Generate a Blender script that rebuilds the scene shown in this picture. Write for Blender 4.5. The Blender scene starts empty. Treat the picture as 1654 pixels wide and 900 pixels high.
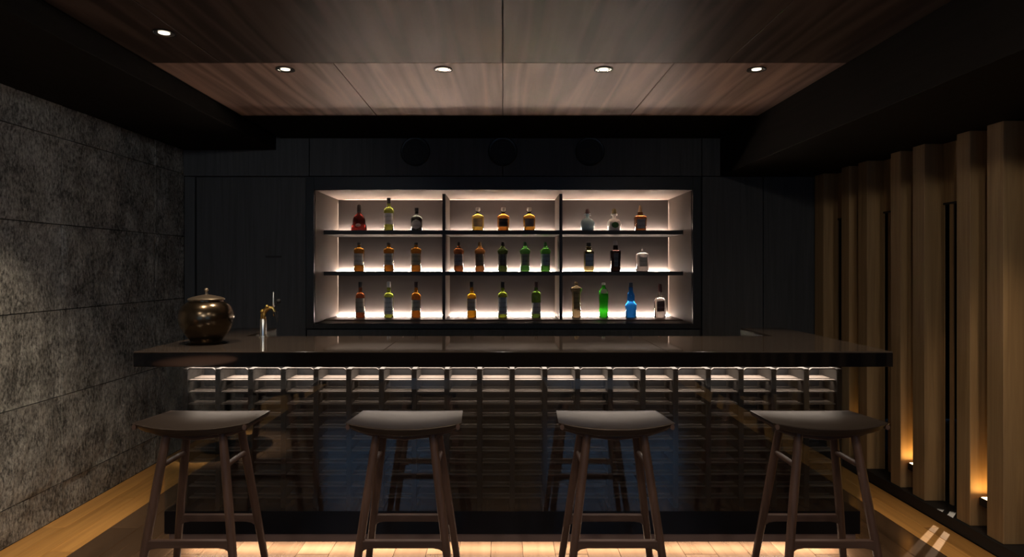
import bpy, bmesh, math, random
from mathutils import Vector, Matrix, noise

random.seed(7)
scene = bpy.context.scene
COL = scene.collection
PI = math.pi

# ------------------------------------------------------------------ camera
EYE = 1.40
cam_data = bpy.data.cameras.new('camera')
cam_data.sensor_width = 36.0
cam_data.lens = 1050.0 / 1654.0 * 36.0
cam_data.shift_x = 15.0 / 1654.0
cam_data.shift_y = -18.0 / 1654.0
cam_data.clip_start = 0.02
cam = bpy.data.objects.new('camera', cam_data)
cam.location = (0, 0, EYE)
cam.rotation_euler = (PI / 2, 0, 0)
COL.objects.link(cam)
scene.camera = cam

# ------------------------------------------------------------------ world: dusk sky (seen through the windows behind the camera)
world = bpy.data.worlds.new('dusk')
scene.world = world
world.use_nodes = True
wn = world.node_tree.nodes
wn['Background'].inputs[0].default_value = (0.14, 0.27, 0.46, 1)
wn['Background'].inputs[1].default_value = 1.5

# ------------------------------------------------------------------ exposure
vs = scene.view_settings
vs.view_transform = 'Standard'
vs.look = 'None'
vs.gamma = 1.0
vs.exposure = 0.0
vs.use_curve_mapping = False

WARM = (1.0, 0.79, 0.64)
AMBER = (1.0, 0.55, 0.14)
SHELF_STRIP = 140.0          # emission strength of the LED strips on the shelves
LATTICE_W = 36.0             # watts of the strip above the lattice
UNDER_W = 32.0              # watts of the strip under the bar
DOWN_W = 45.0               # ceiling downlights over the bar
SEAT_W = 26.0               # ceiling downlights over the stools
SOFFIT_FILL_W = 112.0
UPLIGHT_W = 0.38
SLOT_W = 330.0
ROOM_FILL_W = 26.0               # unseen fill spots added above and behind the camera


def lamp(kind, loc, target=None, power=10, color=WARM, parent=None, name='light', **kw):
    l = bpy.data.lights.new(name, kind)
    l.energy = power
    l.color = color
    for k, v in kw.items():
        setattr(l, k, v)
    o = bpy.data.objects.new(name, l)
    o.location = loc
    if target is not None:
        d = Vector(target) - Vector(loc)
        o.rotation_euler = d.to_track_quat('-Z', 'Y').to_euler()
    COL.objects.link(o)
    if parent:
        o.parent = parent
        o.matrix_parent_inverse = Matrix.Translation(parent.location).inverted()
    return o


# ------------------------------------------------------------------ mesh helpers
class MB:
    """collects verts / faces of one mesh"""
    def __init__(s):
        s.v = []
        s.f = []

    def add(s, vs_, fs_):
        n = len(s.v)
        s.v += [tuple(p) for p in vs_]
        s.f += [tuple(i + n for i in f) for f in fs_]
        return s

    def box(s, x0, x1, y0, y1, z0, z1):
        return s.add([(x0, y0, z0), (x1, y0, z0), (x1, y1, z0), (x0, y1, z0),
                      (x0, y0, z1), (x1, y0, z1), (x1, y1, z1), (x0, y1, z1)],
                     [(0, 3, 2, 1), (4, 5, 6, 7), (0, 1, 5, 4), (1, 2, 6, 5), (2, 3, 7, 6), (3, 0, 4, 7)])

    def bar(s, p, q, r0, r1=None, seg=12, flat=1.0):
        """tapered round (or flattened) bar from p to q"""
        r1 = r0 if r1 is None else r1
        p, q = Vector(p), Vector(q)
        d = (q - p).normalized()
        a = Vector((0, 0, 1)) if abs(d.z) < 0.9 else Vector((1, 0, 0))
        u = d.cross(a).normalized()
        w = d.cross(u).normalized()
        pts = []
        for c, r in ((p, r0), (q, r1)):
            for i in range(seg):
                t = 2 * PI * i / seg
                pts.append(c + u * (math.cos(t) * r) + w * (math.sin(t) * r * flat))
        fs = [(i, (i + 1) % seg, seg + (i + 1) % seg, seg + i) for i in range(seg)]
        fs += [tuple(range(seg - 1, -1, -1)), tuple(range(seg, 2 * seg))]
        return s.add(pts, fs)

    def path(s, pts, radii, seg=10):
        pts = [Vector(p) for p in pts]
        n = len(pts)
        rings = []
        u = None
        for i, p in enumerate(pts):
            d = (pts[min(i + 1, n - 1)] - pts[max(i - 1, 0)]).normalized()
            if u is None:
                a = Vector((0, 0, 1)) if abs(d.z) < 0.9 else Vector((1, 0, 0))
                u = d.cross(a).normalized()
            else:
                u = (u - d * u.dot(d)).normalized()
            w = d.cross(u)
            r = radii[i] if isinstance(radii, (list, tuple)) else radii
            rings.append([p + u * (math.cos(2 * PI * k / seg) * r) + w * (math.sin(2 * PI * k / seg) * r) for k in range(seg)])
        vs_ = [p for r in rings for p in r]
        fs = []
        for i in range(n - 1):
            for k in range(seg):
                k2 = (k + 1) % seg
                fs.append((i * seg + k, i * seg + k2, (i + 1) * seg + k2, (i + 1) * seg + k))
        fs += [tuple(range(seg - 1, -1, -1)), tuple((n - 1) * seg + k for k in range(seg))]
        return s.add(vs_, fs)

    def lathe(s, prof, seg=28, shape=None, c=(0, 0, 0), cap=True):
        """prof = [(r, z)] bottom to top; shape(t) -> radius factor (fx, fy)"""
        vs_ = []
        for r, z in prof:
            for i in range(seg):
                t = 2 * PI * i / seg
                fx, fy = shape(t) if shape else (1, 1)
                vs_.append((c[0] + r * fx * math.cos(t), c[1] + r * fy * math.sin(t), c[2] + z))
        n = len(prof)
        fs = []
        for j in range(n - 1):
            for i in range(seg):
                i2 = (i + 1) % seg
                fs.append((j * seg + i, j * seg + i2, (j + 1) * seg + i2, (j + 1) * seg + i))
        if cap:
            fs += [tuple(range(seg - 1, -1, -1)), tuple((n - 1) * seg + i for i in range(seg))]
        return s.add(vs_, fs)

    def sphere(s, c, r, seg=16, rings=10, sz=1.0):
        prof = [(max(1e-4, r * math.sin(PI * k / rings)), -r * sz * math.cos(PI * k / rings)) for k in range(rings + 1)]
        return s.lathe(prof, seg, c=c)

    def build(s, name, mat=None, parent=None, smooth=False, bevel=0.0, bseg=2, loc=None, angle=40):
        me = bpy.data.meshes.new(name)
        me.from_pydata(s.v, [], s.f)
        me.validate()
        if bevel > 0:
            bm = bmesh.new()
            bm.from_mesh(me)
            es = [e for e in bm.edges if len(e.link_faces) == 2 and e.calc_face_angle(0) > 0.6]
            bmesh.ops.bevel(bm, geom=es, offset=bevel, segments=bseg, affect='EDGES', profile=0.5)
            bm.to_mesh(me)
            bm.free()
        if smooth:
            for p in me.polygons:
                p.use_smooth = True
            me.set_sharp_from_angle(angle=math.radians(angle))
        if mat:
            me.materials.append(mat)
        return link(name, me, parent, loc)


def link(name, me, parent=None, loc=None):
    o = bpy.data.objects.new(name, me)
    if loc is not None:
        o.location = loc
    COL.objects.link(o)
    if parent:
        o.parent = parent
    return o


def empty(name, loc, label, cat, group=None, rz=0.0):
    o = bpy.data.objects.new(name, None)
    o.empty_display_size = 0.05
    o.location = loc
    o.rotation_euler = (0, 0, rz)
    COL.objects.link(o)
    return tag(o, label, cat, group)


def tag(o, label, cat, group=None):
    o['label'] = label
    o['category'] = cat
    if group:
        o['group'] = group
    return o


def struct(o):
    o['kind'] = 'structure'
    return o


# ------------------------------------------------------------------ materials
def new_mat(name):
    m = bpy.data.materials.new(name)
    m.use_nodes = True
    nt = m.node_tree
    return m, nt, nt.nodes['Principled BSDF']


def plain(name, col, rough=0.5, metal=0.0, spec=0.5, ior=1.5, coat=0.0):
    m, nt, b = new_mat(name)
    b.inputs['Base Color'].default_value = (*col, 1)
    b.inputs['Roughness'].default_value = rough
    b.inputs['Metallic'].default_value = metal
    b.inputs['Specular IOR Level'].default_value = spec
    b.inputs['IOR'].default_value = ior
    b.inputs['Coat Weight'].default_value = coat
    return m


def wood(name, dark, light, axis='Z', rough=0.5, scale=1.0, vary=0.35, bump=0.15, spec=0.4, figure=0.0):
    """grain runs along `axis`; every object gets its own grain offset and tone"""
    m, nt, b = new_mat(name)
    N, L = nt.nodes, nt.links
    tc = N.new('ShaderNodeTexCoord')
    oi = N.new('ShaderNodeObjectInfo')
    off = N.new('ShaderNodeVectorMath'); off.operation = 'SCALE'
    comb = N.new('ShaderNodeCombineXYZ')
    for k in range(3):
        L.new(oi.outputs['Random'], comb.inputs[k])
    L.new(comb.outputs[0], off.inputs[0])
    off.inputs['Scale'].default_value = 37.0
    add = N.new('ShaderNodeVectorMath'); add.operation = 'ADD'
    L.new(tc.outputs['Object'], add.inputs[0])
    L.new(off.outputs[0], add.inputs[1])
    mp = N.new('ShaderNodeMapping')
    s = [26 * scale, 26 * scale, 26 * scale]
    s['XYZ'.index(axis)] = 1.1 * scale
    mp.inputs['Scale'].default_value = s
    L.new(add.outputs[0], mp.inputs[0])
    n1 = N.new('ShaderNodeTexNoise')
    n1.inputs['Scale'].default_value = 1.6
    n1.inputs['Detail'].default_value = 6
    n1.inputs['Roughness'].default_value = 0.62
    n1.inputs['Distortion'].default_value = 0.6
    L.new(mp.outputs[0], n1.inputs['Vector'])
    fac = n1.outputs['Fac']
    if figure > 0:
        mp2 = N.new('ShaderNodeMapping')
        s2 = [7.0, 7.0, 7.0]
        s2['XYZ'.index(axis)] = 0.38
        mp2.inputs['Scale'].default_value = s2
        L.new(add.outputs[0], mp2.inputs[0])
        n2 = N.new('ShaderNodeTexNoise')
        n2.inputs['Scale'].default_value = 1.0
        n2.inputs['Detail'].default_value = 1.5
        L.new(mp2.outputs[0], n2.inputs['Vector'])
        mu = N.new('ShaderNodeMath'); mu.operation = 'MULTIPLY'
        mu.inputs[1].default_value = 9.0
        L.new(n2.outputs['Fac'], mu.inputs[0])
        fr = N.new('ShaderNodeMath'); fr.operation = 'PINGPONG'
        fr.inputs[1].default_value = 1.0
        L.new(mu.outputs[0], fr.inputs[0])
        mx = N.new('ShaderNodeMix')
        mx.inputs['Factor'].default_value = figure
        L.new(n1.outputs['Fac'], mx.inputs['A'])
        L.new(fr.outputs[0], mx.inputs['B'])
        fac = mx.outputs['Result']
    cr = N.new('ShaderNodeValToRGB')
    cr.color_ramp.elements[0].position = 0.30
    cr.color_ramp.elements[0].color = (*dark, 1)
    cr.color_ramp.elements[1].position = 0.72
    cr.color_ramp.elements[1].color = (*light, 1)
    L.new(fac, cr.inputs[0])
    hv = N.new('ShaderNodeHueSaturation')
    mr = N.new('ShaderNodeMapRange')
    mr.inputs['To Min'].default_value = 1 - vary
    mr.inputs['To Max'].default_value = 1 + vary
    L.new(oi.outputs['Random'], mr.inputs['Value'])
    L.new(mr.outputs[0], hv.inputs['Value'])
    L.new(cr.outputs[0], hv.inputs['Color'])
    L.new(hv.outputs[0], b.inputs['Base Color'])
    b.inputs['Roughness'].default_value = rough
    b.inputs['Specular IOR Level'].default_value = spec
    if bump:
        bp = N.new('ShaderNodeBump')
        bp.inputs['Strength'].default_value = bump
        bp.inputs['Distance'].default_value = 0.004
        L.new(n1.outputs['Fac'], bp.inputs['Height'])
        L.new(bp.outputs[0], b.inputs['Normal'])
    return m


def stone_mat():
    m, nt, b = new_mat('split_stone')
    N, L = nt.nodes, nt.links
    tc = N.new('ShaderNodeTexCoord')
    n1 = N.new('ShaderNodeTexNoise')
    n1.inputs['Scale'].default_value = 70
    n1.inputs['Detail'].default_value = 5
    n1.inputs['Roughness'].default_value = 0.75
    mpz = N.new('ShaderNodeMapping'); mpz.inputs['Scale'].default_value = (1, 1, .55)
    L.new(tc.outputs['Object'], mpz.inputs[0])
    L.new(mpz.outputs[0], n1.inputs['Vector'])
    n2 = N.new('ShaderNodeTexNoise')
    n2.inputs['Scale'].default_value = 7
    n2.inputs['Detail'].default_value = 3
    L.new(tc.outputs['Object'], n2.inputs['Vector'])
    mx = N.new('ShaderNodeMix'); mx.inputs['Factor'].default_value = 0.28
    L.new(n1.outputs['Fac'], mx.inputs['A'])
    L.new(n2.outputs['Fac'], mx.inputs['B'])
    cr = N.new('ShaderNodeValToRGB')
    e = cr.color_ramp.elements
    e[0].position = 0.40; e[0].color = (0.05, 0.049, 0.046, 1)
    e[1].position = 0.66; e[1].color = (0.60, 0.59, 0.55, 1)
    L.new(mx.outputs['Result'], cr.inputs[0])
    L.new(cr.outputs[0], b.inputs['Base Color'])
    b.inputs['Roughness'].default_value = 0.62
    bp = N.new('ShaderNodeBump')
    bp.inputs['Strength'].default_value = 0.9
    bp.inputs['Distance'].default_value = 0.012
    L.new(n1.outputs['Fac'], bp.inputs['Height'])
    L.new(bp.outputs[0], b.inputs['Normal'])
    return m


def thin_glass(name, tint=(0.92, 0.95, 0.96), f0=0.125, rough=0.0):
    m, nt, b = new_mat(name)
    N, L = nt.nodes, nt.links
    N.remove(b)
    out = N['Material Output']
    tr = N.new('ShaderNodeBsdfTransparent'); tr.inputs[0].default_value = (*tint, 1)
    gl = N.new('ShaderNodeBsdfGlossy'); gl.inputs['Roughness'].default_value = rough
    lw = N.new('ShaderNodeLayerWeight'); lw.inputs[0].default_value = 0.5
    pw = N.new('ShaderNodeMath'); pw.operation = 'POWER'; pw.inputs[1].default_value = 5.0
    L.new(lw.outputs['Facing'], pw.inputs[0])
    ma = N.new('ShaderNodeMath'); ma.operation = 'MULTIPLY_ADD'
    ma.inputs[1].default_value = 1.0 - f0
    ma.inputs[2].default_value = f0
    L.new(pw.outputs[0], ma.inputs[0])
    mx = N.new('ShaderNodeMixShader')
    L.new(ma.outputs[0], mx.inputs[0])
    L.new(tr.outputs[0], mx.inputs[1])
    L.new(gl.outputs[0], mx.inputs[2])
    L.new(mx.outputs[0], out.inputs[0])
    return m


def bottle_glass(name, col, rough=0.04):
    m, nt, b = new_mat(name)
    b.inputs['Base Color'].default_value = (*col, 1)
    b.inputs['Roughness'].default_value = rough
    b.inputs['Transmission Weight'].default_value = 1.0
    b.inputs['IOR'].default_value = 1.38
    return m


def emit(name, col, strength):
    m, nt, b = new_mat(name)
    b.inputs['Base Color'].default_value = (0, 0, 0, 1)
    b.inputs['Emission Color'].default_value = (*col, 1)
    b.inputs['Emission Strength'].default_value = strength
    return m


def paper(name, col, ink=(0.05, 0.05, 0.05), lines=160.0, amount=0.45, xlines=210.0):
    """printed label: rows of small dark print on a coloured ground"""
    m, nt, b = new_mat(name)
    N, L = nt.nodes, nt.links
    tc = N.new('ShaderNodeTexCoord')
    sp = N.new('ShaderNodeSeparateXYZ')
    L.new(tc.outputs['Object'], sp.inputs[0])
    w = N.new('ShaderNodeMath'); w.operation = 'MULTIPLY'; w.inputs[1].default_value = lines
    L.new(sp.outputs['Z'], w.inputs[0])
    si = N.new('ShaderNodeMath'); si.operation = 'SINE'
    L.new(w.outputs[0], si.inputs[0])
    gt = N.new('ShaderNodeMath'); gt.operation = 'GREATER_THAN'; gt.inputs[1].default_value = 0.45
    L.new(si.outputs[0], gt.inputs[0])
    no = N.new('ShaderNodeTexNoise'); no.inputs['Scale'].default_value = xlines
    L.new(tc.outputs['Object'], no.inputs['Vector'])
    g2 = N.new('ShaderNodeMath'); g2.operation = 'GREATER_THAN'; g2.inputs[1].default_value = 0.47
    L.new(no.outputs['Fac'], g2.inputs[0])
    mu = N.new('ShaderNodeMath'); mu.operation = 'MULTIPLY'
    L.new(gt.outputs[0], mu.inputs[0]); L.new(g2.outputs[0], mu.inputs[1])
    am = N.new('ShaderNodeMath'); am.operation = 'MULTIPLY'; am.inputs[1].default_value = amount
    L.new(mu.outputs[0], am.inputs[0])
    mx = N.new('ShaderNodeMix'); mx.data_type = 'RGBA'
    mx.inputs['A'].default_value = (*col, 1)
    mx.inputs['B'].default_value = (*ink, 1)
    L.new(am.outputs[0], mx.inputs['Factor'])
    L.new(mx.outputs['Result'], b.inputs['Base Color'])
    b.inputs['Roughness'].default_value = 0.55
    return m


M = {}
M['stone'] = stone_mat()
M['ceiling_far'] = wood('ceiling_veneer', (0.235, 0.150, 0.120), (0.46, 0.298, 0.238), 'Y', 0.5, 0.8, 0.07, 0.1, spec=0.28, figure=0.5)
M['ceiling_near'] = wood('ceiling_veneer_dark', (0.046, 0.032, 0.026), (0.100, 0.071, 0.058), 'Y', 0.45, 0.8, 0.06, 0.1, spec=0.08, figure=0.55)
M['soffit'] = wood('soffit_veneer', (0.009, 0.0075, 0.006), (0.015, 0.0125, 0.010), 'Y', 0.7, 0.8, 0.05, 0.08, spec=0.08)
M['backwall'] = wood('charcoal_panel', (0.038, 0.042, 0.046), (0.066, 0.071, 0.076), 'Z', 0.55, 0.9, 0.10, 0.15)
M['black'] = plain('matt_black', (0.008, 0.008, 0.009), 0.6)
M['frame'] = plain('dark_lacquer_frame', (0.012, 0.016, 0.020), 0.35)
M['oak'] = wood('oak_plank_border', (0.38, 0.19, 0.050), (0.60, 0.32, 0.095), 'Y', 0.38, 0.5, 0.22, 0.05)
M['floor'] = wood('walnut_plank', (0.072, 0.043, 0.024), (0.108, 0.066, 0.039), 'Y', 0.2, 0.5, 0.22, 0.05)
M['fin'] = wood('cedar_fin', (0.25, 0.155, 0.072), (0.40, 0.26, 0.125), 'Z', 0.6, 0.7, 0.16, 0.12)
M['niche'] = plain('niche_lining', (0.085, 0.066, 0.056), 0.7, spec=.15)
M['niche_lit'] = plain('niche_lining_lit', (0.36, 0.285, 0.245), 0.6, spec=.2)  # same lining as the sides; light on the top painted into a paler copy
M['nicheback'] = plain('niche_back', (0.078, 0.067, 0.064), 0.55)
M['shelf'] = plain('dark_shelf', (0.020, 0.017, 0.016), 0.45)
M['sill'] = plain('brown_sill', (0.10, 0.065, 0.05), 0.35)
M['counter'] = plain('polished_dark_stone', (0.056, 0.043, 0.034), 0.045, ior=1.55)
M['fascia'] = plain('polished_fascia', (0.003, 0.003, 0.004), 0.05, ior=1.5)
M['base'] = plain('dark_metal_base', (0.004, 0.005, 0.008), 0.25, ior=1.5)
M['plinth'] = plain('brown_plinth', (0.17, 0.115, 0.10), 0.3)
M['slat'] = wood('lattice_wood', (0.075, 0.060, 0.051), (0.105, 0.086, 0.073), 'X', 0.5, 1.0, 0.05, 0.05)
M['divider'] = wood('lattice_divider', (0.010, 0.008, 0.007), (0.016, 0.013, 0.011), 'Z', 0.5, 1.0, 0.05, 0.05)
M['latback'] = plain('lattice_back', (0.002, 0.002, 0.003), 0.5)
M['glass'] = thin_glass('case_glass')
M['window'] = thin_glass('window_glass', (0.95, 0.97, 0.98), 0.04)
M['leg'] = wood('walnut_leg', (0.08, 0.042, 0.028), (0.14, 0.076, 0.052), 'Z', 0.42, 1.2, 0.12, 0.05)
M['rung'] = wood('walnut_rung', (0.075, 0.042, 0.030), (0.13, 0.074, 0.052), 'X', 0.42, 1.2, 0.12, 0.05)
M['leather'] = plain('black_leather', (0.022, 0.016, 0.013), 0.38, spec=.75)
M['leather'].node_tree.nodes['Principled BSDF'].inputs['Specular Tint'].default_value = (1.0, .83, .70, 1)
M['chrome'] = plain('chrome', (0.86, 0.85, 0.78), 0.26, 1.0)
M['brass'] = plain('brass', (0.83, 0.52, 0.16), 0.18, 1.0)
M['bronze'] = plain('dark_bronze', (0.11, 0.08, 0.05), 0.22, 0.95)
M['bronze_lid'] = plain('bronze_lid', (0.36, 0.29, 0.21), 0.28, 0.9)
M['silver'] = plain('silver_reflector', (0.85, 0.83, 0.78), 0.25, 1.0)
M['strip'] = emit('led_strip', WARM, SHELF_STRIP)
M['edge'] = emit('edge_led', WARM, 24.0)
M['bulb'] = emit('downlight_bulb', (1.0, 0.88, 0.70), 1.7)
M['amber_bulb'] = emit('uplight_bulb', (1.0, 0.72, 0.38), 7.0)

# ------------------------------------------------------------------ the room
XL, XR, XF = -2.48, 2.52, 2.41          # stone wall face, recess plane and fin plane of the right wall
YB, YN = 5.04, -1.90                    # back wall plane, window wall behind the camera
ZC, ZSL, ZSR = 2.40, 2.31, 2.106        # ceiling, left soffit, right soffit

# floor: subfloor + planks running into the room
floor = struct(MB().box(-2.7, 4.5, YN - .2, 6.1, -.06, -.012).build('floor', M['black']))
plank_me = {}
for key, w in (('floor', .158), ('oak', .1225)):
    o = MB().box(-w / 2 + .0008, w / 2 - .0008, .0008, 1.1992, -.012, 0).build('floor_plank', M[key], bevel=.0015, bseg=1)
    plank_me[key] = o.data
    bpy.data.objects.remove(o)


def lay(xc, key, shift):
    y = YN - .6 + shift
    while y < YB:
        link('floor_plank', plank_me[key], floor, (xc, y, 0))
        y += 1.2


for i in range(3):
    lay(XL + .06125 + i * .1225, 'oak', (0.0, .45, .9)[i])
    if i < 2:
        lay(2.39 - .06125 - i * .1225, 'oak', (.3, .75, 1.05)[i] - .3)
x, i = XL + .3675 + .079, 0
while x < 2.145 - .05:
    lay(x, 'floor', (0.0, .62, .25, .87)[i % 4])
    x += .158
    i += 1

# left wall of split stone slabs
wall_left = struct(MB().box(XL - .12, XL - .03, YN, YB + .9, 0, ZSL + .2).build('wall_left', M['black']))
rows = [0.0, .19, .678, 1.162, 1.64, 2.126, ZSL + .02]
cols = [YN, -1.243, -.263, .717, 1.697, 2.677, 3.657, 4.64, 5.06]


def slab(y0, y1, z0, z1, seed):
    fine = y1 > 2.9
    st = .0125 if fine else .06
    ny, nz = max(4, int((y1 - y0) / st)), max(3, int((z1 - z0) / st))
    vs_, fs = [], []
    g = .0025
    for j in range(nz + 1):
        for k in range(ny + 1):
            y = y0 + g + (y1 - y0 - 2 * g) * k / ny
            z = z0 + g + (z1 - z0 - 2 * g) * j / nz
            p = Vector((seed * 3.1, y * 3.4, z * 1.7))
            h = noise.fractal(p, .9, 2.1, 4) * .013
            h += noise.noise(Vector((seed, y * 17, z * 8))) * .0035
            h += noise.noise(Vector((seed + 9, y * 55, z * 34))) * .0022
            h -= abs(noise.noise(Vector((seed + 4, y * 5 + z * 3, z * 2.3)))) * .008
            e = min(k, ny - k, j, nz - j)
            h *= min(1, .25 + e * .35)
            vs_.append((XL + h, y, z))
    w = ny + 1
    for j in range(nz):
        for k in range(ny):
            a = j * w + k
            fs.append((a, a + 1, a + w + 1, a + w))
    n = len(vs_)
    rim = [k for k in range(w)] + [j * w + ny for j in range(1, nz + 1)] + \
          [nz * w + k for k in range(ny - 1, -1, -1)] + [j * w for j in range(nz - 1, 0, -1)]
    for r in rim:
        vs_.append((XL - .03, vs_[r][1], vs_[r][2]))
    m_ = len(rim)
    for i_ in range(m_):
        i2 = (i_ + 1) % m_
        fs.append((rim[i2], rim[i_], n + i_, n + i2))
    MB().add(vs_, fs).build('stone_slab', M['stone'], wall_left, smooth=True, angle=60)


sd = 0
for c0, c1 in zip(cols[:-1], cols[1:]):
    for r0, r1 in zip(rows[:-1], rows[1:]):
        sd += 1.37
        slab(c0, c1, r0, r1, sd)

# ceiling panels
ceiling = struct(MB().box(-2.6, 2.8, YN - .1, 6.0, ZC + .025, ZC + .08).build('ceiling', M['black']))
HOLES = [(-1.443, 2.77), (-1.097, 3.28), (-.30, 3.28), (.509, 3.28), (1.281, 3.28)]


def ceil_panel(x0, x1, y0, y1, mat):
    g = .002
    MB().box(x0 + g, x1 - g, y0 + g, y1 - g, ZC, ZC + .02).build('ceiling_panel', mat, ceiling, bevel=.001, bseg=1)


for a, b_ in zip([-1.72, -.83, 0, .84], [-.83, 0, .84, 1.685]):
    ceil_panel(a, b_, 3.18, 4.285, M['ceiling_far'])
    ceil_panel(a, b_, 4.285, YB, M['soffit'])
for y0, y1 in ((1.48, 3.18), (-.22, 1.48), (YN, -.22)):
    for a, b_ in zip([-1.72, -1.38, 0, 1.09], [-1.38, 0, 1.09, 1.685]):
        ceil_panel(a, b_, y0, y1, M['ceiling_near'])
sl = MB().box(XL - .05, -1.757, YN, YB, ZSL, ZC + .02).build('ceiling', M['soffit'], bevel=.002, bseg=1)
sl.name = 'trim_1'
struct(sl)
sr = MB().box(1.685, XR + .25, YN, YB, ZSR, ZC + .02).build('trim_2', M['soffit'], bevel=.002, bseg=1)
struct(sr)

# back wall: panels around the niche
NX0, NX1, NZ0, NZ1, NY1 = -1.460, 1.470, .965, 2.00, 5.75
wall_back = MB()
wall_back.box(XL - .1, NX0 - .02, YB + .03, YB + .1, 0, ZC + .05)
wall_back.box(NX1 + .02, XR + .3, YB + .03, YB + .1, 0, ZC + .05)
wall_back.box(NX0 - .02, NX1 + .02, YB + .03, YB + .1, 0, NZ0 - .02)
wall_back.box(NX0 - .02, NX1 + .02, YB + .03, YB + .1, NZ1 + .02, ZC + .05)
wall_back = struct(wall_back.build('wall_back', M['black']))


def wpanel(x0, x1, z0, z1, y=YB, name='wall_panel', mat=None, g=.003):
    MB().box(x0 + g, x1 - g, y, YB + .03, z0 + g, z1 - g).build(name, mat or M['backwall'], wall_back, bevel=.0015, bseg=1)


ZD = EYE + 147 / 208.3                      # head of the doors: 2.106
for a, b_ in zip([XL, -1.50, 0.0, 1.545], [-1.50, 0.0, 1.545, XR + .2]):
    wpanel(a, b_, ZD, ZC + .02)
wpanel(-2.47, -2.385, 0, ZD)
wpanel(1.545, 2.02, 0, ZD)
wpanel(2.02, XR + .2, 0, ZD)
wpanel(NX0 - .06, NX1 + .06, .0, NZ0 - .045)
# frame round the niche
for a in ((NX0 - .062, NX0, NZ0 - .04, ZD - .004), (NX1, NX1 + .062, NZ0 - .04, ZD - .004),
          (NX0, NX1, NZ1, ZD - .004), (NX0, NX1, NZ0 - .04, NZ0)):
    wpanel(*a, y=YB - .012, name='niche_frame', mat=M['frame'], g=.0)
# flush door left of the niche
door = MB().box(-2.375, -1.528, YB + .004, YB + .03, .01, ZD - .006).build('door_1', M['backwall'], bevel=.002, bseg=1)
struct(door)
MB().box(-1.84, -1.715, YB + .0, YB + .006, 1.475, 1.49).build('door_pull', M['black'], door, bevel=.001, bseg=1)

# window wall behind the camera (dusk light comes in here)
wf = MB()
wins = [(-2.3, -.75), (.5, 2.3)]
edges = [XL - .1] + [v for w in wins for v in w] + [XR + .3]
for a, b_ in zip(edges[0::2], edges[1::2]):
    wf.box(a, b_, YN - .12, YN, 0, ZC + .05)
for a, b_ in wins:
    wf.box(a, b_, YN - .12, YN, 2.15, ZC + .05)
    wf.box(a, b_, YN - .12, YN, 0, .62)
struct(wf.build('wall_front', wood('front_wall_panel', (.16, .10, .06), (.24, .16, .10), 'Z', .55)))
for i_, (a, b_) in enumerate(wins):
    w_ = MB()
    w_.box(a, a + .05, YN - .09, YN - .03, .62, 2.15)
    w_.box(b_ - .05, b_, YN - .09, YN - .03, .62, 2.15)
    w_.box(a + .05, b_ - .05, YN - .09, YN - .03, .62, .68)
    w_.box(a + .05, b_ - .05, YN - .09, YN - .03, 2.09, 2.15)
    w_.box((a + b_) / 2 - .02, (a + b_) / 2 + .02, YN - .09, YN - .03, .68, 2.09)
    w_ = struct(w_.build('window_%d' % (i_ + 1), M['black']))
    MB().box(a + .05, b_ - .05, YN - .064, YN - .058, .68, 2.09).build('window_pane', M['window'], w_)

# right wall of vertical fins with slots
PER = .586
wall_right = MB()
fins, lights_at = [], []
for k in range(-9, 4):
    D = 3.128 + PER * k
    if k < 3:
        wall_right.box(XR, XR + .008, D, D + .462, .065, ZSR + .1)
        wall_right.box(XR, XR + .008, D + .462, D + PER, 1.762, ZSR + .1)
        wall_right.box(XR, XR + .008, D + .585, D + PER, .065, 1.762)
        fins += [(D, D + .108), (D + .224, D + .324)]
        lights_at.append((k, D + .166))
    else:
        wall_right.box(XR, XR + .008, D, YB + .1, .065, ZSR + .1)
        fins.append((D, D + .135))
wall_right = struct(wall_right.build('wall_right', M['fin']))
for a, b_ in fins:
    MB().box(XF, XR, a, b_, .066, ZSR).build('wood_fin', M['fin'], wall_right, bevel=.002, bseg=1)
for k in range(-9, 3):
    D = 3.128 + PER * k
    MB().box(XR, XR + .010, D + .511, D + .539, .066, 1.762).build('slot_mullion', M['fin'], wall_right, bevel=.001, bseg=1)
    MB().box(XR - .004, XR, D + .455, D + PER, 1.756, 1.768).build('slot_head', M['black'], wall_right)
struct(MB().box(2.395, XR + .12, YN, YB, 0, .0655).build('baseboard_right', M['black'], bevel=.002, bseg=1))
# the passage behind the slots
cw = MB()
cw.box(4.3, 4.4, YN, 6.1, 0, 2.7)
cw.box(XR + .04, 4.4, 6.0, 6.1, 0, 2.7)
cw.box(XR + .04, 4.4, YN - .12, YN, 0, 2.7)
cw.box(XR + .04, 4.4, YN, 6.1, 2.65, 2.75)
struct(cw.build('wall_passage', M['black']))

# ------------------------------------------------------------------ bar base: glass case with timber lattice
BX0, BX1 = -1.6135, 1.705
GY = 3.10
base = empty('bar_counter', (0, 3.3, 0), 'long dark glass-fronted bar counter showing a lit timber lattice, under the polished top', 'bar')


def bpart(mb, name, mat, parent=None, **kw):
    """mesh given in world coordinates, as a part of the bar base"""
    p = parent or base
    loc = Vector((0, 3.3, 0))
    mb.v = [(x - loc.x, y - loc.y, z - loc.z) for x, y, z in mb.v]
    return mb.build(name, mat, p, **kw)


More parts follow.
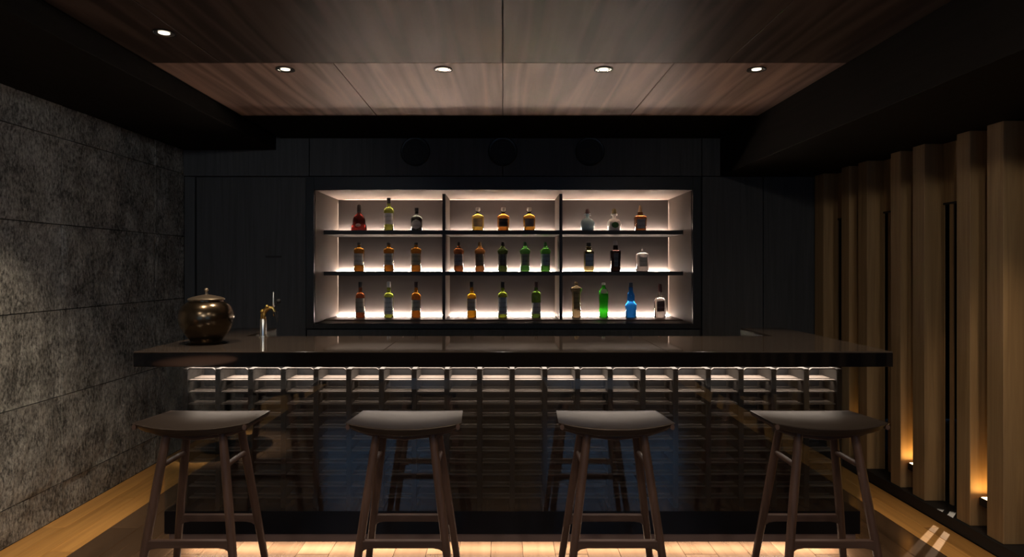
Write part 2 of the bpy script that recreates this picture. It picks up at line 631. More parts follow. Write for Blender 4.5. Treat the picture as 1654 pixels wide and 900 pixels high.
bpart(MB().box(BX0, BX1, GY, 3.46, .128, .236), 'lower_band', M['base'])
bpart(MB().box(BX0 + .02, BX1 - .02, GY + .004, 3.46, .089, .128), 'plinth_strip', M['plinth'], bevel=.001, bseg=1)
bpart(MB().box(BX0 + .12, BX1 - .12, 3.40, 3.46, .0, .089), 'kick_board', M['plinth'])
bpart(MB().box(BX0, BX1, GY, GY + .008, .2365, .9645), 'front_glass', M['glass'])
bpart(MB().box(BX0, BX0 + .008, GY + .009, 3.44, .2365, .9645), 'end_glass', M['glass'])
bpart(MB().box(BX1 - .008, BX1, GY + .009, 3.44, .2365, .9645), 'end_glass', M['glass'])
LX0, LX1, LY0, LY1 = -1.540, 1.632, 3.150, 3.330
NC = 20
CW = (LX1 - LX0) / NC
lat = bpart(MB().box(LX0, LX1, LY1, LY1 + .012, .236, .9645), 'lattice', M['latback'])
lat_loc = None


def lpart(mb, name, mat, **kw):
    mb.v = [(x, y - 3.3, z) for x, y, z in mb.v]
    return mb.build(name, mat, lat, **kw)


for c in range(NC + 1):
    xc = LX0 + CW * c
    lpart(MB().box(xc - .0125, xc + .0125, LY0, LY1 - .001, .2365, .908), 'divider', M['divider'], bevel=.002, bseg=1)
slat_me = None
NR = 11
for c in range(NC):
    x0, x1 = LX0 + CW * c + .0128, LX0 + CW * (c + 1) - .0128
    xm = (x0 + x1) / 2
    for r in range(NR):
        zt = .853 - .057 * r
        if slat_me is None:
            h = (x1 - x0) / 2
            o = MB().box(-h, h, LY0 + .010 - 3.3, LY0 + .042 - 3.3, -.007, 0).box(-h, h, LY0 + .066 - 3.3, LY0 + .146 - 3.3, -.007, 0).build('slat', M['slat'], bevel=.001, bseg=1)
            slat_me = o.data
            bpy.data.objects.remove(o)
        link('slat', slat_me, lat, (xm, 0, zt))
    # rounded top rail of each bay
    t = MB()
    pts = [(x0 - .006, .893), (x0 + .004, .903), (x0 + .012, .9075), (x1 - .012, .9075), (x1 - .004, .903), (x1 + .006, .893)]
    for (xa, za), (xb, zb) in zip(pts[:-1], pts[1:]):
        t.add([(xa, LY0 - .004, za), (xb, LY0 - .004, zb), (xb, LY0 + .012, zb), (xa, LY0 + .012, za),
               (xa, LY0 - .004, za + .005), (xb, LY0 - .004, zb + .005), (xb, LY0 + .012, zb + .005), (xa, LY0 + .012, za + .005)],
              [(0, 3, 2, 1), (4, 5, 6, 7), (0, 1, 5, 4), (1, 2, 6, 5), (2, 3, 7, 6), (3, 0, 4, 7)])
    lpart(t, 'top_rail', M['slat'])
lamp('AREA', (.046, 3.244, .957), (.046, 3.244, 0), LATTICE_W, WARM, base, 'lattice_light', shape='RECTANGLE', size=3.16, size_y=.165, spread=math.radians(146))
lamp('AREA', (.046, 3.235, .080), (.046, 3.235, 0), UNDER_W, (1.0, .83, .66), base, 'under_light', shape='RECTANGLE', size=3.20, size_y=.03)

# countertop: polished slab with two returns, and its deep front edge
CZ1, CZ0, CY0, CY1 = 1.0325, .9650, 2.838, 3.476
ct = empty('countertop', (0, CY0, CZ0), 'long polished black bar countertop with a deep front edge, running the width of the room', 'countertop')


def cpart(mb, name, mat, **kw):
    mb.v = [(x, y - CY0, z - CZ0) for x, y, z in mb.v]
    return mb.build(name, mat, ct, **kw)


for a, b_ in zip([BX0, -.53, .72], [-.53, .72, BX1]):
    cpart(MB().box(a + .0004, b_ - .0004, CY0, CY1, CZ1 - .007, CZ1), 'top_slab', M['counter'], bevel=.0025, bseg=2)
cpart(MB().box(BX0, -1.375, CY1 + .0005, 3.95, CZ1 - .010, CZ1), 'return_slab', M['counter'])
cpart(MB().box(1.445, BX1, CY1 + .0005, 3.95, CZ1 - .010, CZ1), 'return_slab', M['counter'])
cpart(MB().box(BX0, BX1, CY0 + .001, CY1, CZ0, CZ1 - .0073), 'front_edge', M['fascia'], bevel=.001, bseg=1)
for a, b_, n_ in ((BX0, -1.375, 0), (1.445, BX1, 0)):
    cpart(MB().box(a, b_, 3.48, 3.95, 0.0, CZ1 - .0103), 'return_cabinet', M['base'])

# ------------------------------------------------------------------ lit display shelving in the niche
SY0 = 5.30
shel = empty('display_shelving', (0, SY0, NZ0), 'backlit recessed wall shelving with dark shelves and dividers holding the bottles', 'shelf')


def spart(mb, name, mat, parent=None, **kw):
    mb.v = [(x, y - SY0, z - NZ0) for x, y, z in mb.v]
    return mb.build(name, mat, parent or shel, **kw)


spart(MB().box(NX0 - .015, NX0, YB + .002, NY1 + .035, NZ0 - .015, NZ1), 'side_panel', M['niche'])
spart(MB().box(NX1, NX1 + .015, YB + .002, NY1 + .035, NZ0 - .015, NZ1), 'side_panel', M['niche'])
spart(MB().box(NX0 - .015, NX1 + .015, YB + .002, NY1 + .035, NZ1, NZ1 + .015), 'top_panel', M['niche_lit'])
spart(MB().box(NX0 + .007, NX1 - .007, NY1, NY1 + .006, NZ0 - .015, NZ1 - .007), 'back_panel', M['nicheback'])
spart(MB().box(NX0 - .015, NX1 + .015, NY1 + .036, NY1 + .05, NZ0 - .015, NZ1 + .015), 'rear_board', M['black'])
spart(MB().box(NX0 + .012, NX0 + .016, NY1 + .012, NY1 + .024, NZ0 + .02, NZ1 - .03), 'edge_light', M['edge'])
spart(MB().box(NX1 - .016, NX1 - .012, NY1 + .012, NY1 + .024, NZ0 + .02, NZ1 - .03), 'edge_light', M['edge'])
spart(MB().box(NX0 + .04, NX1 - .04, NY1 + .012, NY1 + .024, NZ1 - .016, NZ1 - .012), 'edge_light', M['edge'])
spart(MB().box(NX0, NX1, YB + .002, NY1, NZ0 - .015, NZ0), 'base_panel', M['shelf'])
SH = [(1.668, 1.703), (1.334, 1.365), (NZ0 + .0005, NZ0 + .009)]
DIV = [-.480, .4745]
xs = [NX0, DIV[0], DIV[1], NX1]
for i_, (a, b_) in enumerate(SH):
    m_ = M['shelf'] if i_ < 2 else M['sill']
    spart(MB().box(NX0 + .0005, NX1 - .0005, SY0, NY1 - .0005, a, b_), 'shelf', m_, bevel=.0015, bseg=1)
    for xa, xb in zip(xs[:-1], xs[1:]):
        spart(MB().box(xa + (.003 if xa == NX0 else .016), xb - (.003 if xb == NX1 else .016), NY1 - .024, NY1 - .012, b_ + .0005, b_ + .0062), 'light_strip', M['strip'])
zs = [SH[2][1], SH[1][0], SH[1][1], SH[0][0], SH[0][1], NZ1]
for xd in DIV:
    for za, zb in zip(zs[0::2], zs[1::2]):
        d_ = spart(MB().box(xd - .0125, xd + .0125, SY0 + .001, SY0 + .02, za + .0005, zb - .0005), 'divider_edge', M['shelf'])
        spart(MB().box(xd - .0125, xd + .0125, SY0 + .0205, NY1 - .0005, za + .0005, zb - .0005), 'divider', M['niche'])

# round air vents above the niche
for xv, wh in ((-.677, 'left'), (0.0, 'middle'), (.675, 'right')):
    v = empty('air_vent', (xv, YB, EYE + 187 / 208.3), '%s one of the three round black air vents above the shelving' % wh, 'vent', 'round air vents over the shelving')
    prof = [(.098, 0), (.098, .012), (.108, .014), (.114, .008), (.114, 0)]
    r_ = MB().lathe([(r, z) for r, z in prof] + [(.098, 0)], 40, cap=False)
    r_.v = [(x, -z, y) for x, y, z in r_.v]
    r_.build('vent_ring', M['frame'], v, smooth=True)
    d_ = MB().lathe([(.0975, 0.0), (.0975, .003)], 40)
    d_.v = [(x, -z, y) for x, y, z in d_.v]
    d_.build('vent_throat', M['black'], v)
    for rr in (.03, .055, .08):
        q = MB().lathe([(rr, .003), (rr, .009), (rr + .004, .009), (rr + .004, .003), (rr, .003)], 32, cap=False)
        q.v = [(x, -z, y) for x, y, z in q.v]
        q.build('vent_louver', M['black'], v, smooth=True)


# ------------------------------------------------------------------ lamps
def downlight(x, y, label, power, size=70, tilt=(0, 0)):
    r = empty('downlight', (x, y, ZC), label, 'lamp', 'ceiling downlights')
    MB().lathe([(.046, -.0005), (.048, -.004), (.041, -.004), (.039, .0), (.046, -.0005)], 28, cap=False).build('trim_ring', M['black'], r, smooth=True)
    MB().lathe([(.0405, -.0035), (.034, -.0012), (.024, -.0008)], 28, cap=False).build('reflector', M['silver'], r, smooth=True)
    MB().lathe([(.0235, -.0022), (.0235, -.0008)], 24).build('bulb', M['bulb'], r)
    lamp('SPOT', (x, y, ZC - .012), (x + tilt[0], y + tilt[1], 0), power, (1.0, .80, .60), r, 'downlight_beam',
         spot_size=math.radians(size), spot_blend=.6, shadow_soft_size=.03)


downlight(-1.443, 2.77, 'recessed downlight nearest the camera, at the upper left of the ceiling', DOWN_W)
for (hx, hy), wh in zip(HOLES[1:], ('first', 'second', 'third', 'fourth')):
    downlight(hx, hy, '%s recessed downlight from the left in the row over the counter' % wh, DOWN_W, 60)
# the row over the stools lies just outside the picture
for i_, hx in enumerate((-1.24, -.39, .45, 1.30)):
    lamp('SPOT', (hx, 2.30, ZC - .015), (hx, 2.62, .8), SEAT_W * (1, 1, 1, .55)[i_], (1.0, .80, .60), None, 'seat_downlight',
         spot_size=math.radians(34), spot_blend=.8, shadow_soft_size=.03)
lamp('SPOT', (-1.92, 2.45, ZSL - .015), (-2.44, 3.35, .25), SOFFIT_FILL_W, (1.0, .79, .56), None, 'soffit_fill', spot_size=math.radians(54), spot_blend=1.0, shadow_soft_size=.04)  # unseen soffit spots added to wash the lower walls and floor borders
lamp('SPOT', (2.1, 2.3, ZSR - .015), (2.2, 3.45, 0), SOFFIT_FILL_W * .30, (1.0, .74, .48), None, 'soffit_fill', spot_size=math.radians(60), spot_blend=1.0, shadow_soft_size=.04)
for hx in (-1.55, 0.0, 1.55):  # bare fill spots added out of view to lift the whole room
    for hy in (1.0, -.8):
        lamp('SPOT', (hx, hy, ZC - .015), (hx, hy, 0), ROOM_FILL_W, (1.0, .88, .74), None, 'room_fill',
             spot_size=math.radians(165), spot_blend=.5, shadow_soft_size=.05)
for (lx, ly), tgt, w_, c_ in (((-.4, -1.3), (-2.48, 3.6, 1.75), 50, (1.0, .93, .84)), ((-.7, -.9), (-2.48, 4.5, 1.7), 50, (.92, .97, 1.0)),
                              ((.7, .6), (2.45, 3.4, 1.35), 34, (1.0, .86, .68)), ((.9, -.8), (2.45, 4.5, 1.5), 46, (1.0, .88, .72))):
    lamp('SPOT', (lx, ly, ZC - .03), tgt, w_, c_, None, 'wall_fill', spot_size=math.radians(44), spot_blend=1.0, shadow_soft_size=.05)  # unseen spots added to brighten the stone wall and the fins
lamp('SPOT', (3.9, 5.03, 1.9), (2.52, 3.65, .63), SLOT_W, (1.0, .82, .62), None, 'passage_spot', spot_size=math.radians(17), spot_blend=.08, shadow_soft_size=.012)

for k, yc in lights_at:
    if k < -1:
        continue
    wh = {-1: 'nearest to the camera, just outside the view', 0: 'nearest the camera in view', 1: 'second from the camera', 2: 'farthest along the wall'}[k]
    u = empty('uplight', (XR, yc, .185), 'small black uplight between the timber fins, %s' % wh, 'lamp', 'uplights between the fins')
    MB().box(-.085, 0, -.030, .030, 0, .040).build('housing', M['black'], u, bevel=.002, bseg=1)
    MB().box(-.078, -.02, -.022, .022, .0403, .043).build('lens', M['amber_bulb'], u)
    lamp('AREA', (XR - .045, yc, .232), (XR - .045, yc + .03, 1.0), UPLIGHT_W, AMBER, u, 'uplight_beam', shape='RECTANGLE', size=.06, size_y=.04)


# ------------------------------------------------------------------ bar stools
SEAT_Z = .777


def seat_mesh():
    nu, nv = 24, 12
    vs_, fs = [], []

    def top(u, v):
        # v 0 front .. 1 back; y relative to the stool centre
        w = .232 + (.220 - .232) * v
        x = u * w
        yf = -.128 - .042 * (1 - abs(u) ** 2.4)
        yb = .155 + .010 * (1 - u * u)
        y = yf + (yb - yf) * v
        dip = .013 * (1 - v) ** .8 + .004
        z = -dip * (1 - abs(u) ** 2.0) + .009 - .0115 * v
        return Vector((x, y, z))
    for layer in (0, 1):
        for j in range(nv + 1):
            for i in range(nu + 1):
                u, v = -1 + 2 * i / nu, j / nv
                p = top(u, v)
                if layer:
                    th = .030 - .014 * abs(u) ** 6
                    p = Vector((p.x * .965, p.y * .90, p.z - th))
                vs_.append(p)
    w = nu + 1
    n = w * (nv + 1)
    for j in range(nv):
        for i in range(nu):
            a = j * w + i
            fs.append((a, a + 1, a + w + 1, a + w))
            fs.append((n + a, n + a + w, n + a + w + 1, n + a + 1))
    rim = [i for i in range(w)] + [j * w + nu for j in range(1, nv + 1)] + [nv * w + i for i in range(nu - 1, -1, -1)] + [j * w for j in range(nv - 1, 0, -1)]
    for k in range(len(rim)):
        a, b_ = rim[k], rim[(k + 1) % len(rim)]
        fs.append((b_, a, n + a, n + b_))
    return MB().add(vs_, fs)


def make_stool(x, y, label, group):
    s = empty('bar_stool', (x, y, 0), label, 'stool', group)
    o = seat_mesh().build('seat', M['leather'], s, smooth=True, bevel=.004, bseg=2, loc=(0, 0, SEAT_Z), angle=38)
    # side rails whose ends show at the corners of the seat
    for sx in (-1, 1):
        MB().bar((sx * .217, -.134, SEAT_Z - .006), (sx * .207, .150, SEAT_Z - .013), .0085, .0085, 10, 1.3).build('side_rail', M['rung'], s, smooth=True)
    # bearers under the seat
    for yy, dz in ((-.085, .030), (.085, .018)):
        MB().path([(-.205, yy, SEAT_Z - .020), (-.13, yy, SEAT_Z - .026 - dz * .6), (0, yy, SEAT_Z - .030 - dz), (.13, yy, SEAT_Z - .026 - dz * .6), (.205, yy, SEAT_Z - .020)], .011, 8).build('bearer', M['rung'], s, smooth=True)

    def legpt(sx, sy, z):
        t = (.750 - z) / .750
        return Vector((sx * (.110 + .100 * t), sy * (.083 + .088 * t), z))
    for sx in (-1, 1):
        for sy in (-1, 1):
            l = MB()
            zs_ = [.0, .15, .315, .5, .65, .742]
            l.path([legpt(sx, sy, z) for z in zs_], [.0125, .0150, .0170, .0178, .0172, .0160], 12)
            l.build('leg', M['leg'], s, smooth=True)
    # footrests front and back, flaring into the legs
    for sy in (-1, 1):
        a, b_ = legpt(-1, sy, .312), legpt(1, sy, .312)
        m_ = MB()
        n_ = 14
        prev = None
        vs_, fs = [], []
        for k in range(n_ + 1):
            t = k / n_
            x_ = a.x + (b_.x - a.x) * t
            e = min(t, 1 - t) * (b_.x - a.x)
            flare = .020 * max(0, 1 - e / .045) ** 2
            hw = .011
            for yy, zz in ((-hw, .328), (hw, .328), (hw, .298 - flare), (-hw, .298 - flare)):
                vs_.append((x_, a.y + yy, zz))
        for k in range(n_):
            for q in range(4):
                q2 = (q + 1) % 4
                fs.append((k * 4 + q, k * 4 + q2, (k + 1) * 4 + q2, (k + 1) * 4 + q))
        fs += [(3, 2, 1, 0), tuple(n_ * 4 + q for q in range(4))]
        m_.add(vs_, fs).build('footrest', M['rung'], s, bevel=.003, bseg=2)
    for sx in (-1, 1):
        MB().bar(legpt(sx, -1, .608), legpt(sx, 1, .608), .0095, .0095, 10, 1.25).build('side_stretcher', M['leg'], s, smooth=True)
    return s


SG = 'bar stools along the counter'
make_stool(-1.234, 2.69, 'leftmost black saddle-seat bar stool with walnut legs, beside the stone wall', SG)
make_stool(-.393, 2.69, 'second black saddle-seat bar stool from the stone wall, walnut legs', SG)
make_stool(.451, 2.69, 'third black saddle-seat bar stool from the stone wall, walnut legs', SG)
make_stool(1.298, 2.69, 'rightmost black saddle-seat bar stool with walnut legs, beside the timber fins', SG)

# round table beside the camera: seen as a reflection in the bar's front edge
tb = empty('side_table', (-2.14, 1.15, 0), 'round brown side table by the stone wall, reflected in the bar front edge', 'table')
MB().lathe([(.262, .728), (.270, .734), (.270, .746), (.264, .750)], 48).build('tabletop', M['rung'], tb, smooth=True)
MB().lathe([(.03, .012), (.024, .05), (.024, .727)], 20).build('column', M['black'], tb, smooth=True)
MB().lathe([(.19, .0), (.19, .008), (.03, .0118)], 36).build('foot_disc', M['black'], tb, smooth=True)
lamp('SPOT', (-2.0, 1.15, ZSL - .015), (-2.06, 1.15, .75), 800, (1.0, .82, .64), None, 'table_fill', spot_size=math.radians(30), spot_blend=1.0, shadow_soft_size=.03)  # unseen spot added to brighten the tabletop for its reflection

# ------------------------------------------------------------------ things on the counter
jar = empty('lidded_jar', (-1.436, 3.15, CZ1), 'round dark bronze lidded jar with a knob on the left end of the countertop', 'jar')
MB().lathe([(.055, .0), (.078, .0), (.082, .006), (.070, .012), (.076, .022), (.103, .055), (.121, .092), (.1265, .125), (.123, .152), (.110, .180),
            (.086, .199), (.078, .203), (.078, .210), (.070, .210)], 48).build('body', M['bronze'], jar, smooth=True, angle=50)
MB().lathe([(.083, .2105), (.084, .215), (.079, .219), (.062, .225), (.036, .231), (.014, .235), (.006, .237)], 48).build('lid', M['bronze_lid'], jar, smooth=True, angle=50)
MB().lathe([(.006, .2365), (.005, .248), (.006, .252), (.0095, .256), (.010, .260), (.007, .265), (.002, .267)], 20).build('knob', M['bronze_lid'], jar, smooth=True)
MB().lathe([(.090, .0), (.094, .003), (.090, .004), (.083, .003)], 40, cap=False).build('foot_ring', M['bronze'], jar, smooth=True)

tap = empty('drink_tap', (-1.262, 3.425, CZ1), 'brass and chrome drink tap standing on the countertop right of the jar', 'tap')
S_ = 1 / 306.6


def tp(px, py, dy=0.0):
    return Vector(((px - 424.5) * S_, dy, (541 - py) * S_))


MB().lathe([(.024, 0), (.024, .004), (.018, .006)], 24).build('base_ring', M['chrome'], tap, smooth=True)
MB().lathe([(.0165, .006), (.0165, .092), (.014, .097)], 24).build('column', M['chrome'], tap, smooth=True)
MB().path([tp(424.5, 512), tp(424.5, 505), tp(427, 498), tp(433, 494), tp(440, 494), tp(443, 500), tp(443, 507)], [.013, .0135, .014, .012, .010, .008, .007], 12).build('faucet', M['brass'], tap, smooth=True)
MB().sphere(tp(424.5, 499, -.012), .011).build('bolt', M['brass'], tap, smooth=True)
MB().sphere(tp(432, 491.5, -.010), .011).build('bolt', M['brass'], tap, smooth=True)
MB().lathe([(.004, 0), (.0062, .01), (.0045, .04), (.003, .082), (.001, .086)], 14, c=tp(441, 494)).build('lever', M['chrome'], tap, smooth=True)
MB().sphere(tp(449.5, 483), .0125).bar(tp(443, 494), tp(449.5, 483), .004, .004, 8).build('side_knob', M['black'], tap, smooth=True)
MB().bar(tp(444, 500), tp(447, 516), .012, .007, 12).build('nozzle', M['black'], tap, smooth=True)

# ------------------------------------------------------------------ bottles
BY = 5.52
BS = 1050 / BY


def sq(n):
    def f(t):
        c, s = abs(math.cos(t)), abs(math.sin(t))
        r = (c ** n + s ** n) ** (-1.0 / n)
        return (r, r)
    return f


def flat(fx, fy):
    return lambda t: (fx, fy)


GLASS = {}


def glass_of(col):
    if col not in GLASS:
        GLASS[col] = bottle_glass('bottle_glass', col)
    return GLASS[col]


PAPERS = {}


def paper_of(col, ink=(.05, .05, .05)):
    if (col, ink) not in PAPERS:
        PAPERS[(col, ink)] = paper('label_paper', col, ink)
    return PAPERS[(col, ink)]


CAPS = {}


def cap_of(col, metal=0.0):
    if (col, metal) not in CAPS:
        CAPS[(col, metal)] = plain('bottle_cap', col, .35, metal)
    return CAPS[(col, metal)]


def wrap(prof_r, z0, z1, a=62, shape=None, seg=14, e=.0012, round_=False):
    """a printed label lying on the front of the bottle (towards -Y)"""
    m = MB()
    vs_, fs = [], []
    rows_ = 8 if round_ else 2
    for lay_ in (0, 1):
        for j in range(rows_ + 1):
            v = j / rows_
            z = z0 + (z1 - z0) * v
            half = a * (math.sqrt(max(.0, 1 - (2 * v - 1) ** 2)) if round_ else 1)
            half = max(half, .5)
            for i in range(seg + 1):
                t = math.radians(-90 - half + 2 * half * i / seg)
                fx, fy = shape(t) if shape else (1, 1)
                r = prof_r(z) + e * (1 - lay_) + .0002
                vs_.append((r * fx * math.cos(t), r * fy * math.sin(t), z))
    w = seg + 1
    n = w * (rows_ + 1)
    for j in range(rows_):
        for i in range(seg):
            q = j * w + i
            fs.append((q, q + 1, q + w + 1, q + w))
    return m.add(vs_[:n], fs)


def interp(prof):
    def f(z):
        for (r0, z0), (r1, z1) in zip(prof[:-1], prof[1:]):
            if z0 <= z <= z1 and z1 > z0:
                return r0 + (r1 - r0) * (z - z0) / (z1 - z0)
        return prof[-1][0]
    return f


def bottle(px, base_z, prof, glass, cap=None, label=None, text='', group='', shape=None, extra=None, y=BY):
    """prof [(r,z)] of the glass; cap (profile, colour, metal); label (z0,z1,half angle,colour,ink,round)"""
    b_ = empty('bottle', ((px - 812) * y / 1050, y, base_z + .0003), text, 'bottle', group)
    MB().lathe(prof, 28, shape).build('glass_body', glass_of(glass) if isinstance(glass, tuple) else glass, b_, smooth=True, angle=48)
    if cap:
        MB().lathe(cap[0], 20).build('cap', cap_of(cap[1], cap[2] if len(cap) > 2 else 0.0), b_, smooth=True)
    if label:
        for lb in (label if isinstance(label, list) else [label]):
            z0, z1, a, col, ink, rnd = (list(lb) + [(.05, .05, .05), False])[:6] if len(lb) < 6 else lb
            wrap(interp(prof), z0, z1, a, shape, round_=rnd).build('paper_label', paper_of(col, ink), b_, smooth=True)
    if extra:
        extra(b_)
    return b_


def std(h, r, shoulder=.62, neck=.0135, capz=.86, heel=.004):
    """whisky / wine bottle: body, round shoulder, slim neck; glass up to capz*h"""
    zs_ = h * shoulder
    zn = zs_ + r * .95
    return [(r - heel, 0), (r, heel), (r, zs_), (r * .97, zs_ + r * .25), (r * .82, zs_ + r * .55), (r * .55, zs_ + r * .78), (neck * 1.15, zn), (neck, h * capz)], \
           [(neck + .0015, h * capz + .0002), (neck + .0015, h - .002), (neck * .8, h)]


INK = (.05, .05, .05)
G1, G2, G3 = 'bottles on the top shelf', 'bottles on the middle shelf', 'bottles on the bottom shelf'
Z1, Z2, Z3 = SH[0][1], SH[1][1], SH[2][1]
BLK = (.012, .012, .013)

# top shelf
p = [(.050, 0), (.066, .004), (.068, .022), (.064, .045), (.055, .070), (.054, .090), (.050, .115), (.036, .138), (.018, .152), (.015, .165)]
bottle(580, Z1, p, (.060, .006, .005), ([(.018, .1652), (.0185, .222), (.012, .230)], (.02, .012, .012)), (.040, .068, 22, (.62, .55, .48), INK, True),
       'wide-hipped dark red decanter bottle, leftmost on the top shelf', G1, flat(1, .62))
p, c = std(.288, .041, .60, .0155, .83)
bottle(628, Z1, p, (.62, .72, .12), (c, BLK), (.060, .155, 66, (.66, .66, .66), (.2, .2, .2), False),
       'tall yellow-green bottle with black cap and white label on the top shelf', G1)
p = [(.042, 0), (.046, .004), (.048, .06), (.049, .105), (.044, .122), (.024, .136), (.016, .146), (.0145, .172)]
bottle(673, Z1, p, (.03, .035, .03), ([(.017, .1722), (.017, .202), (.012, .206)], BLK), (.018, .100, 50, (.62, .63, .60), (.1, .1, .1), True),
       'short black bottle with a big round white emblem on the top shelf', G1)


def stopper(zb, r=.020):
    def f(b_):
        MB().lathe([(.010, zb), (.013, zb + .006), (r, zb + .012), (r, zb + .032), (r * .8, zb + .037)], 10).build('stopper', plain('frosted_stopper', (.80, .74, .66), .3), b_)
    return f


for px, gl, lc, nm in ((772, (.86, .58, .10), (.62, .50, .28), 'pale gold faceted decanter with cream label, left of three on the top shelf'),
                       (813, (.80, .30, .05), (.03, .03, .035), 'amber faceted decanter with black label, middle of three on the top shelf'),
                       (855, (.84, .42, .06), (.22, .20, .24), 'amber faceted decanter with grey label, right of three on the top shelf')):
    p = [(.046, 0), (.049, .004), (.050, .05), (.052, .118), (.051, .126), (.034, .140), (.016, .148), (.0145, .158)]
    bottle(px, Z1, p, gl, ([(.017, .1582), (.017, .168)], (.03, .02, .015)), (.040, .108, 46, lc, (.25, .2, .15), False), nm, G1, None, stopper(.1682))


def ears(zb, col):
    def f(b_):
        for s in (-1, 1):
            MB().sphere((s * .018, 0, zb), .0105, 12, 8).build('neck_bead', cap_of(col), b_, smooth=True)
    return f


p = [(.036, 0), (.046, .004), (.056, .030), (.060, .058), (.056, .084), (.040, .104), (.018, .112), (.014, .120), (.014, .152)]
bottle(949, Z1, p, plain('pale_blue_ceramic', (.50, .76, .82), .3), ([(.017, .1522), (.019, .165), (.012, .192)], (.16, .10, .10)), None,
       'round pale blue flask bottle with beaded neck on the top shelf', G1, None, ears(.146, (.85, .86, .86)))
bottle(992, Z1, p, plain('white_ceramic', (.95, .94, .90), .3), ([(.016, .1522), (.019, .168), (.014, .192)], (.42, .33, .16), .8), (.028, .080, 30, (.04, .16, .04), (.02, .09, .02), True),
       'round white flask bottle with a green disc emblem on the top shelf', G1, None, ears(.146, (.85, .84, .78)))
p = [(.042, 0), (.045, .004), (.050, .115), (.049, .124), (.040, .131), (.024, .136), (.020, .165)]
bottle(1034, Z1, p, (.42, .15, .045), ([(.019, .1652), (.013, .19), (.008, .222)], (.35, .24, .14), .5), (.025, .105, 36, (.20, .24, .30), INK, False),
       'square brown bottle with blue-grey label, rightmost on the top shelf', G1, sq(5))

# middle shelf
for px, cc, nm in ((580, BLK, 'amber bottle with pale label, leftmost on the middle shelf'),
                   (628, BLK, 'amber bottle with pale label, second from left on the middle shelf'),
                   (672, BLK, 'amber bottle with patterned label, right end of the left bay, middle shelf')):
    p = [(.040, 0), (.043, .004), (.043, .160), (.046, .172), (.044, .184), (.034, .194), (.018, .200), (.0145, .206), (.0135, .226)]
    bottle(px, Z2, p, (.66, .27, .03), ([(.017, .2262), (.017, .243), (.014, .246)], cc),
           (.055, .152, 64, (.46, .44, .40) if px != 672 else (.50, .44, .30), (.12, .12, .12) if px != 672 else (.05, .09, .05), False), nm, G2)
for px, gl, lc, cc, nm in ((741, (.55, .19, .06), (.36, .37, .40), BLK, 'reddish brown bottle with grey label, left end of the centre bay, middle shelf'),
                           (775, (.66, .28, .08), (.38, .30, .22), (.45, .30, .16), 'copper brown bottle with tan label beside the reddish one, middle shelf'),
                           (812, (.10, .16, .04), (.16, .16, .15), BLK, 'blackish green bottle with dark label in the centre of the middle shelf'),
                           (848, (.14, .50, .10), (.40, .42, .30), (.05, .14, .07), 'leaf green bottle with olive label on the middle shelf'),
                           (881, (.16, .66, .10), (.40, .52, .58), (.04, .16, .06), 'bright green bottle with pale blue label, right end of the centre bay, middle shelf')):
    p = [(.037, 0), (.040, .004), (.040, .148), (.046, .165), (.046, .176), (.036, .186), (.026, .194), (.018, .206), (.013, .218)]
    bottle(px, Z2, p, gl, ([(.015, .2182), (.013, .243), (.009, .250)], cc), (.050, .148, 64, lc, INK, False), nm, G2)
p = [(.036, 0), (.041, .004), (.043, .160), (.041, .170), (.022, .178), (.020, .190), (.025, .196), (.021, .206), (.018, .210)]
bottle(951, Z2, p, (.16, .13, .05), ([(.021, .2102), (.021, .243), (.017, .246)], BLK), (.045, .150, 40, (.34, .46, .62), INK, False),
       'dark olive bottle with blue label and stepped neck on the middle shelf', G2, sq(4))
p = [(.036, 0), (.040, .004), (.045, .165), (.043, .176), (.024, .182), (.020, .190), (.019, .222)]
bottle(994, Z2, p, (.035, .02, .018), ([(.018, .2222), (.018, .252), (.013, .262)], (.42, .38, .38), .3), (.040, .155, 22, (.10, .12, .15), (.3, .3, .3), False),
       'black square-shouldered bottle with silver cap on the middle shelf', G2, sq(4))
p = [(.045, 0), (.050, .005), (.050, .135), (.047, .148), (.030, .158), (.012, .162), (.011, .170)]
bottle(1037, Z2, p, (.95, .93, .90), None, (.045, .120, 34, (.66, .62, .55), (.3, .28, .25), False),
       'clear cut-glass decanter with pointed stopper, rightmost on the middle shelf', G2, sq(5),
       lambda b_: MB().lathe([(.010, .1702), (.012, .176), (.006, .185), (.004, .200), (.002, .206)], 12).build('stopper', bottle_glass('stopper_glass', (.95, .93, .9), .05), b_, smooth=True))

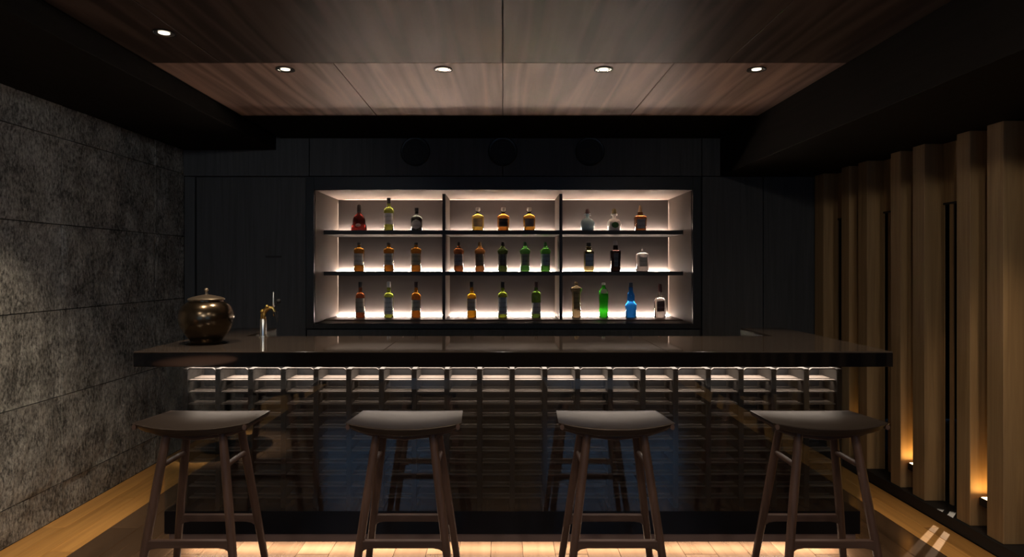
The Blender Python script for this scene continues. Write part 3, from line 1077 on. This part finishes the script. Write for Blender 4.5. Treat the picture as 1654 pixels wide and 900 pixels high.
# bottom shelf
for px, gl, lc, cc, sh_, lab, nm in (
        (582, (.30, .085, .03), (.36, .33, .28), BLK, .58, (.045, .165), 'dark red-brown bottle with faded label, leftmost on the bottom shelf'),
        (628, (.50, .62, .10), (.58, .62, .66), (.70, .72, .70), .58, (.030, .172), 'green bottle with white cap and tall pale label on the bottom shelf'),
        (672, (.55, .20, .025), (.40, .42, .38), (.05, .02, .015), .58, (.062, .150), 'amber bottle with dark red cap, right end of the left bay, bottom shelf'),
        (762, (.95, .48, .03), (.44, .42, .42), BLK, .56, (.062, .160), 'bright amber bottle with black cap, left end of the centre bay, bottom shelf'),
        (812, (.34, .48, .06), (.42, .50, .60), BLK, .60, (.030, .172), 'green bottle with tall pale blue label in the centre of the bottom shelf'),
        (866, (.13, .26, .04), (.46, .48, .52), (.06, .03, .03), .62, (.034, .128), 'dark green bottle with low grey label, right end of the centre bay, bottom shelf')):
    p, c = std(.305, .040, sh_, .0145, .84)
    bottle(px, Z3, p, gl, (c, cc), (lab[0], lab[1], 64, lc, (.10, .10, .10), False), nm, G3)
p = [(.034, 0), (.038, .004), (.038, .16), (.040, .21), (.050, .235), (.051, .248), (.036, .258), (.017, .264), (.016, .272)]
bottle(931, Z3, p, (.90, .74, .42), None, (.075, .225, 42, (.36, .28, .14), (.05, .04, .02), False),
       'ornate clear and amber bottle with flared shoulders and ball stopper on the bottom shelf', G3, None,
       lambda b_: MB().sphere((0, 0, .286), .017).build('stopper', bottle_glass('stopper_glass', (.9, .75, .45), .05), b_, smooth=True))
p = [(.034, 0), (.038, .004), (.039, .06), (.036, .10), (.040, .150), (.043, .165), (.040, .200), (.034, .228), (.020, .252), (.0145, .262), (.0145, .276)]
bottle(975, Z3, p, (.05, .86, .03), ([(.016, .2762), (.017, .292), (.012, .296)], (.80, .80, .76)), (.205, .243, 50, (.78, .82, .62), (.1, .3, .1), False),
       'vivid green curved bottle with white cap on the bottom shelf', G3)
p = [(.042, 0), (.046, .004), (.048, .09), (.047, .110), (.036, .130), (.030, .142), (.033, .160), (.031, .190), (.022, .212), (.018, .225), (.018, .258)]
bottle(1019, Z3, p, (.02, .26, .95), ([(.019, .2582), (.017, .293), (.013, .297)], (.02, .04, .08)), None,
       'vivid blue bottle with bulbous body and ringed neck on the bottom shelf', G3)
p = [(.043, 0), (.047, .004), (.050, .130), (.048, .148), (.036, .165), (.018, .172), (.0145, .182), (.0135, .215)]
bottle(1066, Z3, p, (.95, .94, .92), ([(.016, .2152), (.015, .278), (.011, .284)], (.13, .05, .05)), (.055, .140, 36, (.09, .035, .04), (.3, .2, .2), False),
       'clear bottle with dark red label and cap, rightmost on the bottom shelf', G3, flat(1, .8))
